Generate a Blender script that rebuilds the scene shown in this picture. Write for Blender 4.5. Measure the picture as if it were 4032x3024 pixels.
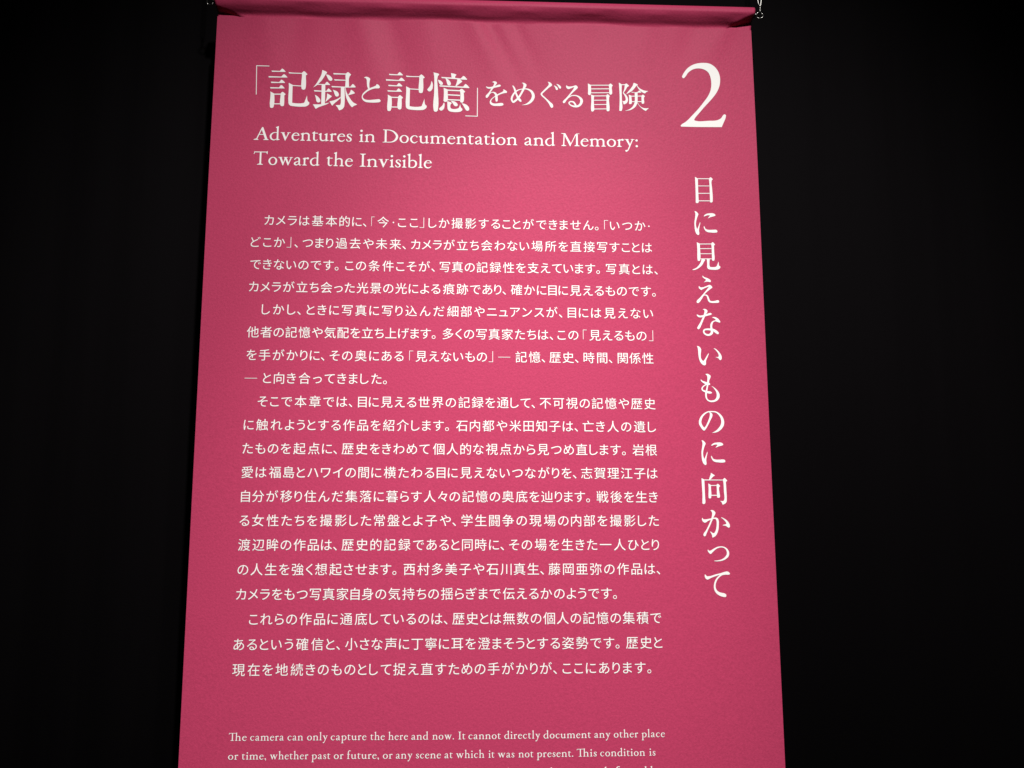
import bpy, bmesh, math, random
from mathutils import Vector, Matrix
from mathutils.geometry import delaunay_2d_cdt

scene = bpy.context.scene
for o in list(bpy.data.objects):
    bpy.data.objects.remove(o, do_unlink=True)
C = scene.collection
R = math.radians

# ------------------------------------------------------------------ camera, world, lamps, exposure
# banner plane: u runs right along X, v runs up along Z, cloth faces -Y (towards the viewer)
U0, V0 = -0.45, 1.8743


def rot(a, b, c):
    ca, sa, cb, sb, cc, sc = math.cos(a), math.sin(a), math.cos(b), math.sin(b), math.cos(c), math.sin(c)
    rx = Matrix(((1, 0, 0), (0, ca, -sa), (0, sa, ca)))
    ry = Matrix(((cb, 0, sb), (0, 1, 0), (-sb, 0, cb)))
    rz = Matrix(((cc, -sc, 0), (sc, cc, 0), (0, 0, 1)))
    return rz @ rx @ ry


cam_data = bpy.data.cameras.new('camera')
cam = bpy.data.objects.new('camera', cam_data)
C.objects.link(cam)
to_world = Matrix(((1, 0, 0), (0, 0, -1), (0, 1, 0)))
mw = (to_world @ rot(0.178339, -0.0511286, 0.0074262)).to_4x4()
mw.translation = Vector((0.408027 + U0, -1.620669, -0.374342 + V0))
cam.matrix_world = mw
cam_data.sensor_width = 36.0
cam_data.lens = 36.0 * 4100.0 / 4032.0
cam_data.clip_start = 0.01
cam_data.clip_end = 100.0
scene.camera = cam

world = bpy.data.worlds.new('World')
scene.world = world
world.use_nodes = True
world.node_tree.nodes['Background'].inputs[0].default_value = (0.9, 0.9, 1.0, 1)
world.node_tree.nodes['Background'].inputs[1].default_value = 0.004


def spot(name, loc, target, energy, size_deg, blend, radius, color):
    d = bpy.data.lights.new(name, 'SPOT')
    d.energy = energy
    d.spot_size = R(size_deg)
    d.spot_blend = blend
    d.shadow_soft_size = radius
    d.color = color
    o = bpy.data.objects.new(name, d)
    C.objects.link(o)
    o.location = loc
    o.rotation_euler = (Vector(target) - Vector(loc)).to_track_quat('-Z', 'Y').to_euler()
    return o


spot('gallery_spotlight', (0.487, -1.3, 4.059), (-0.06, 0.0, 1.23), 385, 24.2, 1.0, 0.04, (1.0, 0.98, 0.96))
spot('wash_fill', (0.42, -2.3, 3.85), (0.04, 0.0, 1.19), 675, 53.5, 1.0, 0.08, (1.0, 0.98, 0.96))  # added fill lamp, lifts the dimmer parts of the banner

scene.view_settings.view_transform = 'Standard'
scene.view_settings.look = 'None'
scene.view_settings.exposure = 0.0
scene.view_settings.gamma = 1.0
scene.view_settings.use_curve_mapping = False


# ------------------------------------------------------------------ materials
def material(name, base, rough, metallic=0.0, spec=0.5):
    m = bpy.data.materials.new(name)
    m.use_nodes = True
    b = m.node_tree.nodes['Principled BSDF']
    b.inputs['Base Color'].default_value = (*base, 1)
    b.inputs['Roughness'].default_value = rough
    b.inputs['Metallic'].default_value = metallic
    b.inputs['Specular IOR Level'].default_value = spec
    return m, m.node_tree, b


def add_bump(nt, b, layers, distance, strength=1.0):
    """layers: (scale, weight, stretch xyz, detail)"""
    tc = nt.nodes.new('ShaderNodeTexCoord')
    total = None
    for scale, weight, stretch, detail in layers:
        mp = nt.nodes.new('ShaderNodeMapping')
        mp.inputs['Scale'].default_value = stretch
        nt.links.new(tc.outputs['Object'], mp.inputs['Vector'])
        n = nt.nodes.new('ShaderNodeTexNoise')
        n.inputs['Scale'].default_value = scale
        n.inputs['Detail'].default_value = detail
        n.inputs['Roughness'].default_value = 0.6
        nt.links.new(mp.outputs[0], n.inputs['Vector'])
        mul = nt.nodes.new('ShaderNodeMath')
        mul.operation = 'MULTIPLY'
        mul.inputs[1].default_value = weight
        nt.links.new(n.outputs['Fac'], mul.inputs[0])
        if total is None:
            total = mul
        else:
            ad = nt.nodes.new('ShaderNodeMath')
            ad.operation = 'ADD'
            nt.links.new(total.outputs[0], ad.inputs[0])
            nt.links.new(mul.outputs[0], ad.inputs[1])
            total = ad
    bp = nt.nodes.new('ShaderNodeBump')
    bp.inputs['Strength'].default_value = strength
    bp.inputs['Distance'].default_value = distance
    nt.links.new(total.outputs[0], bp.inputs['Height'])
    nt.links.new(bp.outputs['Normal'], b.inputs['Normal'])
    return tc


def mottle(nt, b, base, scale, amount):
    """woven dye: tiny lighter and darker flecks of the same colour"""
    tc = nt.nodes.new('ShaderNodeTexCoord')
    n = nt.nodes.new('ShaderNodeTexNoise')
    n.inputs['Scale'].default_value = scale
    n.inputs['Detail'].default_value = 3
    nt.links.new(tc.outputs['Object'], n.inputs['Vector'])
    mr = nt.nodes.new('ShaderNodeMapRange')
    mr.inputs['From Min'].default_value = 0.3
    mr.inputs['From Max'].default_value = 0.7
    mr.inputs['To Min'].default_value = 1 - amount
    mr.inputs['To Max'].default_value = 1 + amount
    nt.links.new(n.outputs['Fac'], mr.inputs['Value'])
    mx = nt.nodes.new('ShaderNodeVectorMath')
    mx.operation = 'SCALE'
    mx.inputs[0].default_value = base
    nt.links.new(mr.outputs[0], mx.inputs['Scale'])
    nt.links.new(mx.outputs[0], b.inputs['Base Color'])


PINK = (0.374, 0.0365, 0.091)
M_CLOTH, nt, b = material('crimson_pink_cloth', PINK, 0.5, spec=0.08)
add_bump(nt, b, [(300, 1.0, (1, 1, 0.8), 2.0), (800, 0.45, (1, 1, 1), 1.0)], 0.0006, 0.5)
mottle(nt, b, PINK, 360, 0.08)
b.inputs['Sheen Weight'].default_value = 0.10
b.inputs['Sheen Roughness'].default_value = 0.22

M_EDGE, nt, b = material('cut_cloth_edge', (0.52, 0.22, 0.30), 0.8)
M_PRINT, nt, b = material('white_print', (0.72, 0.70, 0.675), 0.6, spec=0.2)
add_bump(nt, b, [(500, 1.0, (1, 1, 1), 2.0)], 0.0004, 0.3)

M_WALL, nt, b = material('matt_black_wall', (0.0028, 0.0022, 0.0026), 0.8, spec=0.03)
add_bump(nt, b, [(14, 1.0, (1.0, 1.0, 0.05), 2.0), (500, 0.05, (1, 1, 1), 2.0)], 0.02, 0.25)

M_STEEL, nt, b = material('polished_steel', (0.33, 0.32, 0.30), 0.30, metallic=1.0)
add_bump(nt, b, [(120, 1.0, (1, 1, 1), 1.0)], 0.0002, 0.05)


# ------------------------------------------------------------------ helpers
def empty(name, loc, label=None, cat=None, group=None):
    o = bpy.data.objects.new(name, None)
    o.empty_display_size = 0.05
    C.objects.link(o)
    o.location = loc
    if label:
        o['label'] = label
        o['category'] = cat
    if group:
        o['group'] = group
    return o


def link_mesh(name, verts, faces, mats, parent=None, face_mat=None, smooth=True):
    me = bpy.data.meshes.new(name)
    me.from_pydata(verts, [], faces)
    for m in mats:
        me.materials.append(m)
    if face_mat:
        for p, k in zip(me.polygons, face_mat):
            p.material_index = k
    if smooth:
        for p in me.polygons:
            p.use_smooth = True
    me.update()
    o = bpy.data.objects.new(name, me)
    C.objects.link(o)
    if parent:
        o.parent = parent
    return o


def tube(path, radius, n=10, closed=False):
    """round wire along a path of points"""
    pts = [Vector(p) for p in path]
    m = len(pts)
    verts, faces = [], []
    ref = None
    for i, p in enumerate(pts):
        if closed:
            t = pts[(i + 1) % m] - pts[i - 1]
        else:
            t = pts[min(i + 1, m - 1)] - pts[max(i - 1, 0)]
        t.normalize()
        if ref is None:
            ref = Vector((0, 1, 0)) if abs(t.y) < 0.8 else Vector((1, 0, 0))
        ref = (ref - t * ref.dot(t)).normalized()
        bi = t.cross(ref)
        for k in range(n):
            a = 2 * math.pi * k / n
            verts.append(p + (ref * math.cos(a) + bi * math.sin(a)) * radius)
    rings = m if closed else m - 1
    for i in range(rings):
        j = (i + 1) % m
        for k in range(n):
            l = (k + 1) % n
            faces.append((i * n + k, i * n + l, j * n + l, j * n + k))
    if not closed:
        faces.append(tuple(range(n - 1, -1, -1)))
        faces.append(tuple((m - 1) * n + k for k in range(n)))
    return [tuple(v) for v in verts], faces


# ------------------------------------------------------------------ the wall behind
wx, wy, wz = 3.2, 0.075, 4.4
NWX = 400
wv, wf = [], []
for k in range(NWX + 1):
    x = -wx + 2 * wx * k / NWX
    # black cloth stretched over the wall: shallow upright ripples
    y = wy + 0.0016 * math.sin(34 * x + 0.6 * math.sin(5 * x)) + 0.0012 * math.sin(61 * x + 1.3) + 0.0010 * math.sin(13 * x + 2)
    wv += [(x, y, 0), (x, y, wz), (x, wy + 0.12, wz), (x, wy + 0.12, 0)]
for k in range(NWX):
    a, c = 4 * k, 4 * k + 4
    for q in range(4):
        r_ = (q + 1) % 4
        wf.append((a + q, c + q, c + r_, a + r_))
wf += [(0, 1, 2, 3), (4 * NWX + 3, 4 * NWX + 2, 4 * NWX + 1, 4 * NWX)]
wall = link_mesh('wall', wv, wf, [M_WALL], smooth=False)
for p in wall.data.polygons:
    p.use_smooth = p.normal.y < -0.5
wall['kind'] = 'structure'

# ------------------------------------------------------------------ the banner
WID = 0.900
SEAM = 0.5365
BOTTOM = -1.05
rnd = random.Random(4)
FOLDS = [(0.075, 0.020, 1.0, 0.16, 0.10), (0.135, 0.018, -0.9, -0.10, 0.08), (0.235, 0.022, 1.5, 0.25, 0.14),
         (0.285, 0.022, -1.5, 0.28, 0.15), (0.345, 0.020, 0.8, 0.20, 0.09), (0.425, 0.018, 1.3, 0.45, 0.10),
         (0.452, 0.014, -1.5, 0.48, 0.10), (0.495, 0.014, -1.3, 0.42, 0.08), (0.56, 0.022, 0.8, 0.1, 0.07),
         (0.64, 0.018, -0.8, -0.1, 0.06), (0.72, 0.022, 0.9, -0.15, 0.07), (0.80, 0.018, -0.9, -0.3, 0.06),
         (0.855, 0.018, 0.9, -0.5, 0.06)]


def cloth_depth(u, v):
    """how far the cloth stands towards the viewer (metres)"""
    h = max(SEAM - v, 0.0)
    d = 0.0
    for cu, wdt, amp, lean, reach in FOLDS:
        s = (u - cu - lean * h) / (wdt * (1 + 3.0 * h))
        d += 0.0014 * amp * math.exp(-s * s) * math.exp(-(h / reach) ** 2)
    d += 0.0035 * math.sin(2.1 * (u - 0.15) + 0.25) * min(h / 0.3, 1.0)
    d += 0.0022 * math.sin(5.3 * u + 2.1 * v + 0.7) * min(h / 0.3, 1.0)
    d += 0.0010 * math.sin(9.7 * u - 3.4 * v + 1.9) * min(h / 0.3, 1.0)
    # the two side edges curl a touch
    d += 0.0004 * math.exp(-u / 0.02) + 0.0004 * math.exp(-(WID - u) / 0.02)
    return d


def on_cloth(u, v, lift=0.0):
    return (u + U0, -(cloth_depth(u, v) + lift), v + V0)


def seam_height(u):
    s = SEAM + 0.0007 * math.sin(23 * u) + 0.0005 * math.sin(51 * u + 1)
    s -= 0.0022 / (1 + math.exp(-(u - 0.868) / 0.006))
    return s


# the cloth's origin is at its lower edge, on the floor side of the hanging banner
banner = empty('hanging_banner', (0, 0, BOTTOM + V0),
               'crimson pink cloth banner with white Japanese and English text, hanging before a black wall', 'banner')


def local(verts):
    return [(x, y, z - (BOTTOM + V0)) for x, y, z in verts]


NU, NV = 190, 300
vs, fs, fm = [], [], []
for side in (0, 1):
    for j in range(NV + 1):
        t = j / NV
        for i in range(NU + 1):
            u = WID * i / NU
            top = seam_height(u)
            e = t ** 1.35                     # denser rows near the seam
            v = top + (BOTTOM - top) * e
            # softened top right corner
            uu = u
            x, y, z = on_cloth(uu, v)
            vs.append((x, y + side * 0.0009, z))
row = NU + 1
off = row * (NV + 1)
for j in range(NV):
    for i in range(NU):
        a = j * row + i
        fs.append((a, a + row, a + row + 1, a + 1)); fm.append(0)
        fs.append((off + a, off + a + 1, off + a + row + 1, off + a + row)); fm.append(0)
rim = []                                    # outline of the sheet, walked once round
rim += [i for i in range(NU)] + [j * row + NU for j in range(NV)]
rim += [NV * row + NU - i for i in range(NU)] + [(NV - j) * row for j in range(NV)]
base = len(vs)
vs += [vs[k] for k in rim] + [vs[off + k] for k in rim]
for q in range(len(rim)):
    r_ = (q + 1) % len(rim)
    fs.append((base + q, base + r_, base + len(rim) + r_, base + len(rim) + q)); fm.append(1)
panel = link_mesh('fabric_panel', local(vs), fs, [M_CLOTH, M_EDGE], banner, fm)

# rod pocket: a loop of the same cloth sewn behind the panel's top edge
ROD_V, ROD_R = 0.5645, 0.0118


def sleeve_profile(u):
    """closed section (depth, height), front side first from the seam upwards"""
    k = u / WID
    p = []
    # back of the seam -> belly -> over the rod -> back down
    w1 = 0.0012 * math.sin(27 * u + 0.4) + 0.0006 * math.sin(61 * u + 2.0) + 0.0004 * math.sin(113 * u)
    r_end = math.exp(-(WID - u) / 0.05)
    l_end = math.exp(-u / 0.045)
    sag = 0.0045 + w1 + 0.0035 * r_end * math.sin((WID - u) * 60) + 0.002 * l_end
    low = seam_height(u) - 0.006
    p.append((-0.0030, low))
    p.append((-0.0038 - 0.003 * r_end, low + 0.0070))
    p.append((-0.0030 + 0.5 * w1 - 0.004 * r_end - 0.002 * l_end, low + 0.0130))
    p.append((0.0012 + sag * 0.35 - 0.002 * r_end, low + 0.0190))
    p.append((0.0080 + 0.5 * w1, ROD_V - 0.0092))
    n = 12
    for i in range(n + 1):
        a = R(-18) + R(216) * i / n
        p.append((ROD_R * math.cos(a), ROD_V + ROD_R * math.sin(a)))
    p.append((-0.0092, ROD_V - 0.012))
    p.append((-0.0075, low + 0.008))
    p.append((-0.0062, low))
    return p


def catmull_open(pts, n):
    out = []
    P = [pts[0]] + list(pts) + [pts[-1]]
    for i in range(1, len(P) - 2):
        p0, p1, p2, p3 = P[i - 1], P[i], P[i + 1], P[i + 2]
        for k in range(n):
            t = k / n
            out.append(tuple(0.5 * (2 * b_ + (c_ - a_) * t + (2 * a_ - 5 * b_ + 4 * c_ - d_) * t * t
                                    + (3 * b_ - a_ - 3 * c_ + d_) * t ** 3)
                             for a_, b_, c_, d_ in zip(p0, p1, p2, p3)))
    out.append(tuple(pts[-1]))
    return out


vs, fs = [], []
NS = 260
cnt = None
for i in range(NS + 1):
    k = i / NS
    u = WID * k
    prof = catmull_open(sleeve_profile(u), 5)
    half = len(prof) // 2
    low = seam_height(u)
    folded = []
    for q_, (d, v) in enumerate(prof):
        if q_ < half:                     # slanting tucks at both ends of the pocket
            for t_, hh, dd in (((u - 0.852) / 0.05, 0.027, 0.004), ((0.050 - u) / 0.05, 0.017, 0.003)):
                if t_ > 0:
                    f_ = (low + hh * t_ ** 0.8 - v) / 0.004
                    f_ = max(0.0, min(1.0, f_))
                    d -= (dd * f_ * f_ * (3 - 2 * f_) + 1.6 * max(0.0, low + hh * t_ ** 0.8 - v) * f_) * min(1.0, t_ * 2)
        folded.append((d, v))
    prof = folded
    cnt = len(prof)
    for d, v in prof:
        flare = 0.0045 * max(0.0, min(1.0, (v - SEAM) / 0.03))
        # rounded shoulder where the cloth ends over the rod
        uu = -flare + (WID + 2 * flare + 0.001) * k
        vs.append((uu + U0, -d, v + V0))
for i in range(NS):
    for j in range(cnt):
        l = (j + 1) % cnt
        fs.append((i * cnt + j, i * cnt + l, (i + 1) * cnt + l, (i + 1) * cnt + j))
sleeve = link_mesh('rod_pocket', local(vs), [f[::-1] for f in fs], [M_CLOTH], banner)
sm = sleeve.modifiers.new('thickness', 'SOLIDIFY')
sm.thickness = 0.0008
sm.offset = -1

# rod inside the pocket with an eye ring at either end
rod_v, rod_f = tube([(U0 - 0.0065, 0, ROD_V + V0), (U0 + 0.2, 0, ROD_V + V0), (U0 + 0.7, 0, ROD_V + V0),
                     (U0 + WID + 0.0075, 0, ROD_V + V0)], 0.0055, 16)
rod = link_mesh('rod', local(rod_v), rod_f, [M_STEEL], banner)


def eye_ring(cx, cz, s):
    r = 0.0056
    path = [(cx + r * math.cos(a), 0.0 + 0.0012 * math.sin(a * 2), cz + r * math.sin(a))
            for a in [2 * math.pi * k / 40 for k in range(40)]]
    v, f = tube(path, 0.00085, 10, True)
    v2, f2 = tube([(cx - s * (r + 0.0035), 0, cz + 0.0022), (cx - s * (r - 0.0003), 0, cz + 0.0004)], 0.0013, 10)
    n0 = len(v)
    return link_mesh('eye_ring', local(v + v2), f + [tuple(i + n0 for i in g) for g in f2], [M_STEEL], rod)


RING = {1: (WID + U0 + 0.0166, 0.5638 + V0), -1: (U0 - 0.0131, 0.5630 + V0)}
for s in (1, -1):
    eye_ring(RING[s][0], RING[s][1], s)

# ------------------------------------------------------------------ lettering
DISPLAY_SHAPES = [
    ('title', [
        'P1857,8827 2135,8825 2197,8908 2217,8909 2324,8811 2319,8791 1878,8779',
        'P1770,8629 2188,8625 2260,8711 2285,8709 2396,8608 2390,8592 1779,8574',
        'P1854,8436 2130,8428 2187,8511 2212,8512 2321,8417 2314,8395 1870,8381',
        'P1834,8240 2127,8237 2184,8321 2206,8322 2318,8214 2314,8201 1852,8188',
        'P1848,8089 1981,8019 1990,7971 1990,7583 1965,7518 1921,7501 1876,7511 1859,7554 1859,8011',
        'P2190,8019 2240,8085 2265,8080 2354,8006 2347,7979 2316,7955 2321,7644 2311,7591 2262,7570 2217,7583 2196,7609 2190,7965',
        'P1976,8014 2195,8019 2197,7976 1978,7971',
        'P1984,7671 2203,7676 2205,7635 1986,7631',
        'P2417,8799 2443,8791 2860,8774 2861,8737 2439,8740',
        'P2858,8774 2913,8836 2938,8833 3042,8732 3035,8712 2994,8688 3004,8254 2985,8188 2931,8171 2880,8186 2860,8229 2861,8684',
        'P2564,8335 2863,8321 2865,8285 2565,8298',
        'P2436,8412 2574,8339 2574,8287 2581,7709 2602,7702 2936,7703 2966,7718 2993,7789 3055,7982 3094,7764 3130,7738 3141,7695 3118,7641 3040,7585 2981,7573 2611,7581 2520,7600 2469,7648 2454,7701 2448,8284']),
    ('title', [
        'P5716,8814 5997,8812 6062,8896 6082,8896 6188,8798 6183,8778 5737,8765',
        'P5624,8615 6046,8611 6121,8698 6146,8695 6257,8594 6250,8578 5632,8560',
        'P5705,8421 5984,8413 6043,8496 6069,8497 6177,8401 6169,8379 5720,8366',
        'P5681,8223 5977,8220 6037,8306 6059,8306 6170,8198 6165,8185 5698,8172',
        'P5692,8072 5825,8002 5833,7953 5826,7564 5799,7498 5754,7481 5709,7491 5693,7534 5702,7994',
        'P6037,8001 6088,8068 6114,8063 6202,7989 6194,7962 6162,7937 6162,7625 6150,7571 6100,7550 6055,7563 6034,7590 6036,7947',
        'P5820,7996 6042,8001 6043,7958 5821,7953',
        'P5821,7652 6043,7657 6044,7616 5822,7611',
        'P6282,8786 6307,8778 6729,8760 6730,8723 6303,8726',
        'P6727,8760 6784,8823 6810,8820 6913,8719 6905,8699 6862,8674 6864,8237 6844,8172 6788,8154 6737,8169 6719,8212 6728,8671',
        'P6421,8320 6723,8305 6724,8269 6422,8282',
        'P6293,8396 6431,8323 6430,8271 6426,7690 6446,7683 6785,7684 6815,7699 6844,7770 6910,7965 6946,7745 6981,7719 6992,7676 6968,7621 6887,7565 6827,7553 6453,7561 6362,7581 6311,7628 6297,7682 6302,8268']),
    ('title', [
        'P3521,8896 3554,8884 3677,8818 3685,8786 3644,8741 3601,8658 3525,8526 3418,8399 3355,8332 3237,8253 3328,8380 3423,8556 3498,8732 3515,8831',
        'P3644,8736 3699,8735 3781,8695 3843,8631 3868,8578 3857,8528 3817,8509 3766,8521 3724,8574 3671,8682',
        'P3358,8392 3624,8393 3682,8473 3707,8476 3801,8375 3796,8359 3354,8354',
        'P3267,8171 3516,8159 3684,8155 3734,8240 3754,8238 3858,8143 3843,8116 3291,8117',
        'P3517,8374 3642,8377 3646,8160 3648,7695 3521,7671 3521,8049',
        'P3302,8011 3391,7959 3454,7896 3494,7832 3493,7767 3459,7732 3403,7735 3367,7775 3344,7883',
        'P3704,8069 3862,7975 3865,7954 3805,7893 3673,7761 3660,7766 3699,7912',
        'P3248,7665 3520,7676 3650,7706 3789,7736 3794,7726 3711,7675 3414,7545 3361,7503 3345,7511 3303,7580',
        'P3881,8794 4308,8784 4309,8743 3906,8739',
        'P4303,8779 4357,8831 4385,8832 4478,8750 4471,8731 4429,8680 4421,8313 4290,8310 4299,8544',
        'P3916,8573 4304,8561 4305,8525 3937,8523',
        'P3837,8330 4295,8318 4466,8322 4529,8416 4550,8414 4641,8318 4628,8291 4286,8280 3859,8279',
        'P4150,8291 4276,8294 4288,7656 4274,7591 4226,7519 4123,7466 4102,7490 4065,7564 3992,7649 4012,7655 4137,7663 4153,7690 4154,7955',
        'P3881,8198 3927,8188 4039,8136 4086,8072 4097,8019 4073,7969 4024,7954 3988,7967 3956,8026 3918,8134',
        'P3788,7785 3927,7820 4046,7877 4156,7950 4155,7912 4097,7846 3921,7669 3897,7631 3882,7636 3851,7678',
        'P4479,8208 4510,8201 4613,8111 4609,8076 4404,8009 4393,8031 4452,8113',
        'P4291,8289 4308,8289 4340,8143 4409,7999 4478,7886 4571,7770 4703,7697 4684,7677 4604,7641 4540,7586 4494,7628 4411,7755 4336,7927 4301,8110']),
    ('title', [
        'P4903,8645 4955,8679 5016,8675 5077,8644 5116,8607 5098,8519 5088,8410 5101,8269 5051,8235 5013,8343 5001,8463 4993,8560 4967,8620 4916,8635',
        'P5314,8426 5375,8411 5427,8353 5433,8309 5409,8278 5288,8268 5157,8227 5038,8159 4939,8070 4885,7993 4892,7939 4943,7886 5045,7861 5246,7877 5346,7890 5416,7897 5462,7865 5476,7833 5449,7795 5369,7774 5067,7770 4966,7789 4884,7852 4847,7927 4845,7992 4878,8080 4967,8179 5051,8246 5106,8280 5236,8337 5295,8371 5317,8399']),
    ('title', [
        'P7132,8588 7154,8579 7183,8496 7187,8412 7163,8291 7102,8224 7047,8219 7007,8264 6996,8294 7034,8342 7083,8410 7116,8494',
        'P7197,8905 7229,8894 7375,8855 7389,8838 7386,8813 7348,8764 7355,8296 7366,7591 7345,7531 7284,7500 7239,7517 7216,7564 7226,8173 7221,8749',
        'P7341,8644 7411,8627 7478,8581 7515,8528 7513,8480 7485,8455 7435,8454 7395,8501 7367,8572',
        'P7776,8895 7935,8857 7964,8837 7958,8815 7927,8778 7925,8712 7800,8709 7792,8787',
        'P7454,8745 7802,8733 8110,8708 8183,8799 8211,8799 8320,8691 8313,8661 8150,8665 7477,8698',
        'P7589,8704 7656,8687 7724,8629 7781,8534 7776,8474 7737,8437 7681,8447 7653,8507 7629,8602',
        'P7987,8689 8071,8679 8162,8609 8150,8585 8072,8517 7967,8424 7928,8431 7966,8538 7988,8635',
        'P7396,8447 7928,8429 8191,8421 8257,8515 8280,8512 8401,8392 8393,8365 7408,8395',
        'P7539,8362 7694,8298 7681,8243 7675,7896 7642,7862 7575,7861 7539,7893 7550,8180',
        'P8068,8294 8130,8338 8158,8336 8261,8239 8254,8223 8215,8196 8213,7896 8183,7848 8133,7841 8094,7870 8088,8241',
        'P7671,8301 8091,8291 8091,8243 7672,8253',
        'P7667,8138 8092,8123 8092,8075 7668,8090',
        'P7669,7962 8093,7953 8094,7906 7669,7918',
        'P7558,7848 7581,7799 7582,7727 7566,7631 7517,7565 7467,7544 7411,7569 7397,7622 7443,7670 7498,7725 7537,7798',
        'P7664,7890 7798,7845 7819,7828 7810,7804 7782,7767 7780,7660 7811,7627 7990,7629 8045,7660 8078,7738 8098,7798 8123,7679 8168,7627 8174,7597 8146,7549 8057,7511 7846,7507 7734,7534 7683,7598 7672,7670',
        'P7778,7905 7876,7895 7966,7849 8016,7784 8017,7743 7978,7712 7928,7711 7888,7746 7843,7816',
        'P8133,7829 8256,7802 8357,7732 8397,7650 8392,7590 8353,7556 8297,7570 8257,7629 8201,7729',
        'P8651,8388 8684,8389 8681,7360 8268,7363 8268,7397 8649,7391']),
    ('title', [
        'P1353,9007 1790,8999 1791,8968 1386,8972 1413,7966 1384,7965']),
    ('title', [
        'P8955,8450 8988,8433 9045,8422 9117,8430 9173,8446 9270,8470 9383,8516 9423,8514 9449,8479 9435,8452 9318,8415 9206,8387 9077,8360 9013,8365 8968,8394 8955,8424',
        'P9157,8597 9189,8626 9254,8628 9310,8600 9324,8562 9294,8518 9258,8466 9222,8404 9158,8317 9109,8238 9101,8212 9069,8143 9029,8073 8989,8028 8957,8033 8941,8063 8949,8123 8997,8176 9053,8246 9117,8359 9181,8455 9217,8551 9205,8581 9165,8586',
        'P9077,8195 9113,8230 9158,8248 9214,8254 9270,8233 9310,8191 9335,8132 9344,8046 9343,7943 9319,7904 9283,7903 9262,7958 9256,8087 9238,8164 9198,8210 9158,8218 9114,8200 9085,8169',
        'P9511,8342 9544,8345 9600,8318 9648,8276 9658,8251 9640,8225 9560,8210 9463,8178 9383,8141 9319,8097 9238,8061 9182,8017 9142,7964 9128,7921 9142,7879 9190,7850 9287,7843 9463,7867 9511,7857 9537,7819 9528,7784 9479,7762 9319,7751 9199,7756 9118,7792 9078,7851 9076,7903 9102,7968 9158,8037 9254,8113 9327,8170 9439,8229 9520,8282 9532,8308',
        'P9826,8496 9858,8495 9898,8454 9938,8378 9954,8318 9986,8215 10030,8122 10075,8054 10123,7995 10139,7944 10122,7916 10090,7917 10026,7975 9978,8060 9938,8162 9898,8273 9866,8393 9830,8479',
        'P10137,8594 10173,8612 10238,8600 10294,8559 10310,8524 10265,8420 10221,8324 10156,8202 10083,8071 10002,7975 9937,7909 9873,7871 9833,7877 9805,7919 9873,7955 9938,8008 10002,8078 10043,8139 10107,8252 10164,8383 10197,8496 10197,8548 10173,8582',
        'S9833,7920,56 9805,8005,68 9829,8108,64 9882,8204,60 9946,8283,52 10043,8346,40 10156,8378,36 10269,8390,44 10382,8362,61 10479,8287,85 10530,8159,101 10510,8046,101 10445,7942,89 10348,7862,64 10243,7821,32 10138,7806,6']),
    ('title', [
        'P11013,8655 11066,8652 11128,8608 11162,8559 11164,8535 11142,8505 11080,8459 10987,8374 10902,8290 10840,8223 10836,8186 10855,8166 10924,8102 11015,8014 11107,7926 11183,7846 11194,7789 11178,7739 11143,7721 11113,7738 11083,7786 11045,7867 10984,7956 10908,8044 10809,8140 10774,8197 10771,8221 10802,8271 10879,8355 10972,8456 11035,8532 11050,8573 11039,8606',
        'P11216,8536 11274,8512 11335,8464 11359,8420 11353,8383 11326,8359 11292,8373 11273,8422',
        'P11297,8583 11344,8578 11413,8540 11458,8492 11464,8451 11454,8418 11423,8413 11396,8433 11358,8506',
        'P11625,8521 11656,8546 11679,8514 11721,8502 11806,8508 11883,8527 11953,8549 11992,8533 12026,8480 12018,8447 11975,8397 11889,8313 11810,8229 11748,8145 11724,8095 11677,8045 11623,7970 11583,7912 11552,7892 11522,7910 11511,7947 11530,7984 11616,8076 11694,8168 11788,8294 11866,8403 11902,8478 11852,8460 11774,8425 11712,8403 11666,8419 11636,8463',
        'S11709,8103,35 11794,8163,37 11879,8181,39 11972,8175,46 12064,8128,66 12132,8047,93 12143,7973,96 12107,7874,85 12029,7807,77 11936,7789,73 11844,7803,62 11767,7842,48 11722,7899,46 11745,7948,46 11815,7962,54 11884,7935,62 11944,7838,65']),
    ('title', [
        'P12362,8629 12473,8572 12472,8514 12464,8258 12444,8208 12397,8201 12361,8234 12367,8523',
        'P13072,8589 13120,8641 13141,8635 13208,8570 13200,8553 13176,8519 13182,8297 13165,8246 13118,8234 13077,8261 13075,8483',
        'P12465,8579 13077,8593 13077,8559 12465,8545',
        'P12463,8447 13080,8464 13080,8428 12463,8412',
        'P12461,8305 13078,8322 13077,8289 12461,8271',
        'P12463,8230 12580,8194 12566,8138 12567,7740 12571,7685 12539,7634 12508,7615 12467,7627 12455,7682 12471,8025',
        'P12979,8209 13014,8251 13040,8247 13099,8186 13091,8167 13078,8139 13082,7696 13071,7651 13029,7634 12982,7644 12976,7694 12980,8092',
        'P12559,8196 12982,8208 12981,8172 12558,8160',
        'P12561,8041 12982,8052 12981,8019 12561,8007',
        'P12564,7886 12981,7898 12981,7865 12564,7853',
        'P12562,7729 12981,7740 12980,7707 12561,7693',
        'P13406,8681 13513,8616 13505,8493 13504,8048 13501,7694 13477,7660 13436,7654 13403,7670 13425,8158 13416,8491',
        'P13502,8618 13612,8621 13612,8587 13502,8582',
        'P13602,8620 13660,8653 13681,8642 13758,8572 13747,8555 13694,8514 13640,8418 13569,8311 13626,8262 13687,8175 13711,8086 13699,8008 13661,7941 13571,7889 13550,7905 13536,7971 13508,8010 13511,8021 13589,8019 13621,8051 13623,8118 13593,8206 13532,8305 13577,8417 13600,8540',
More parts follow.
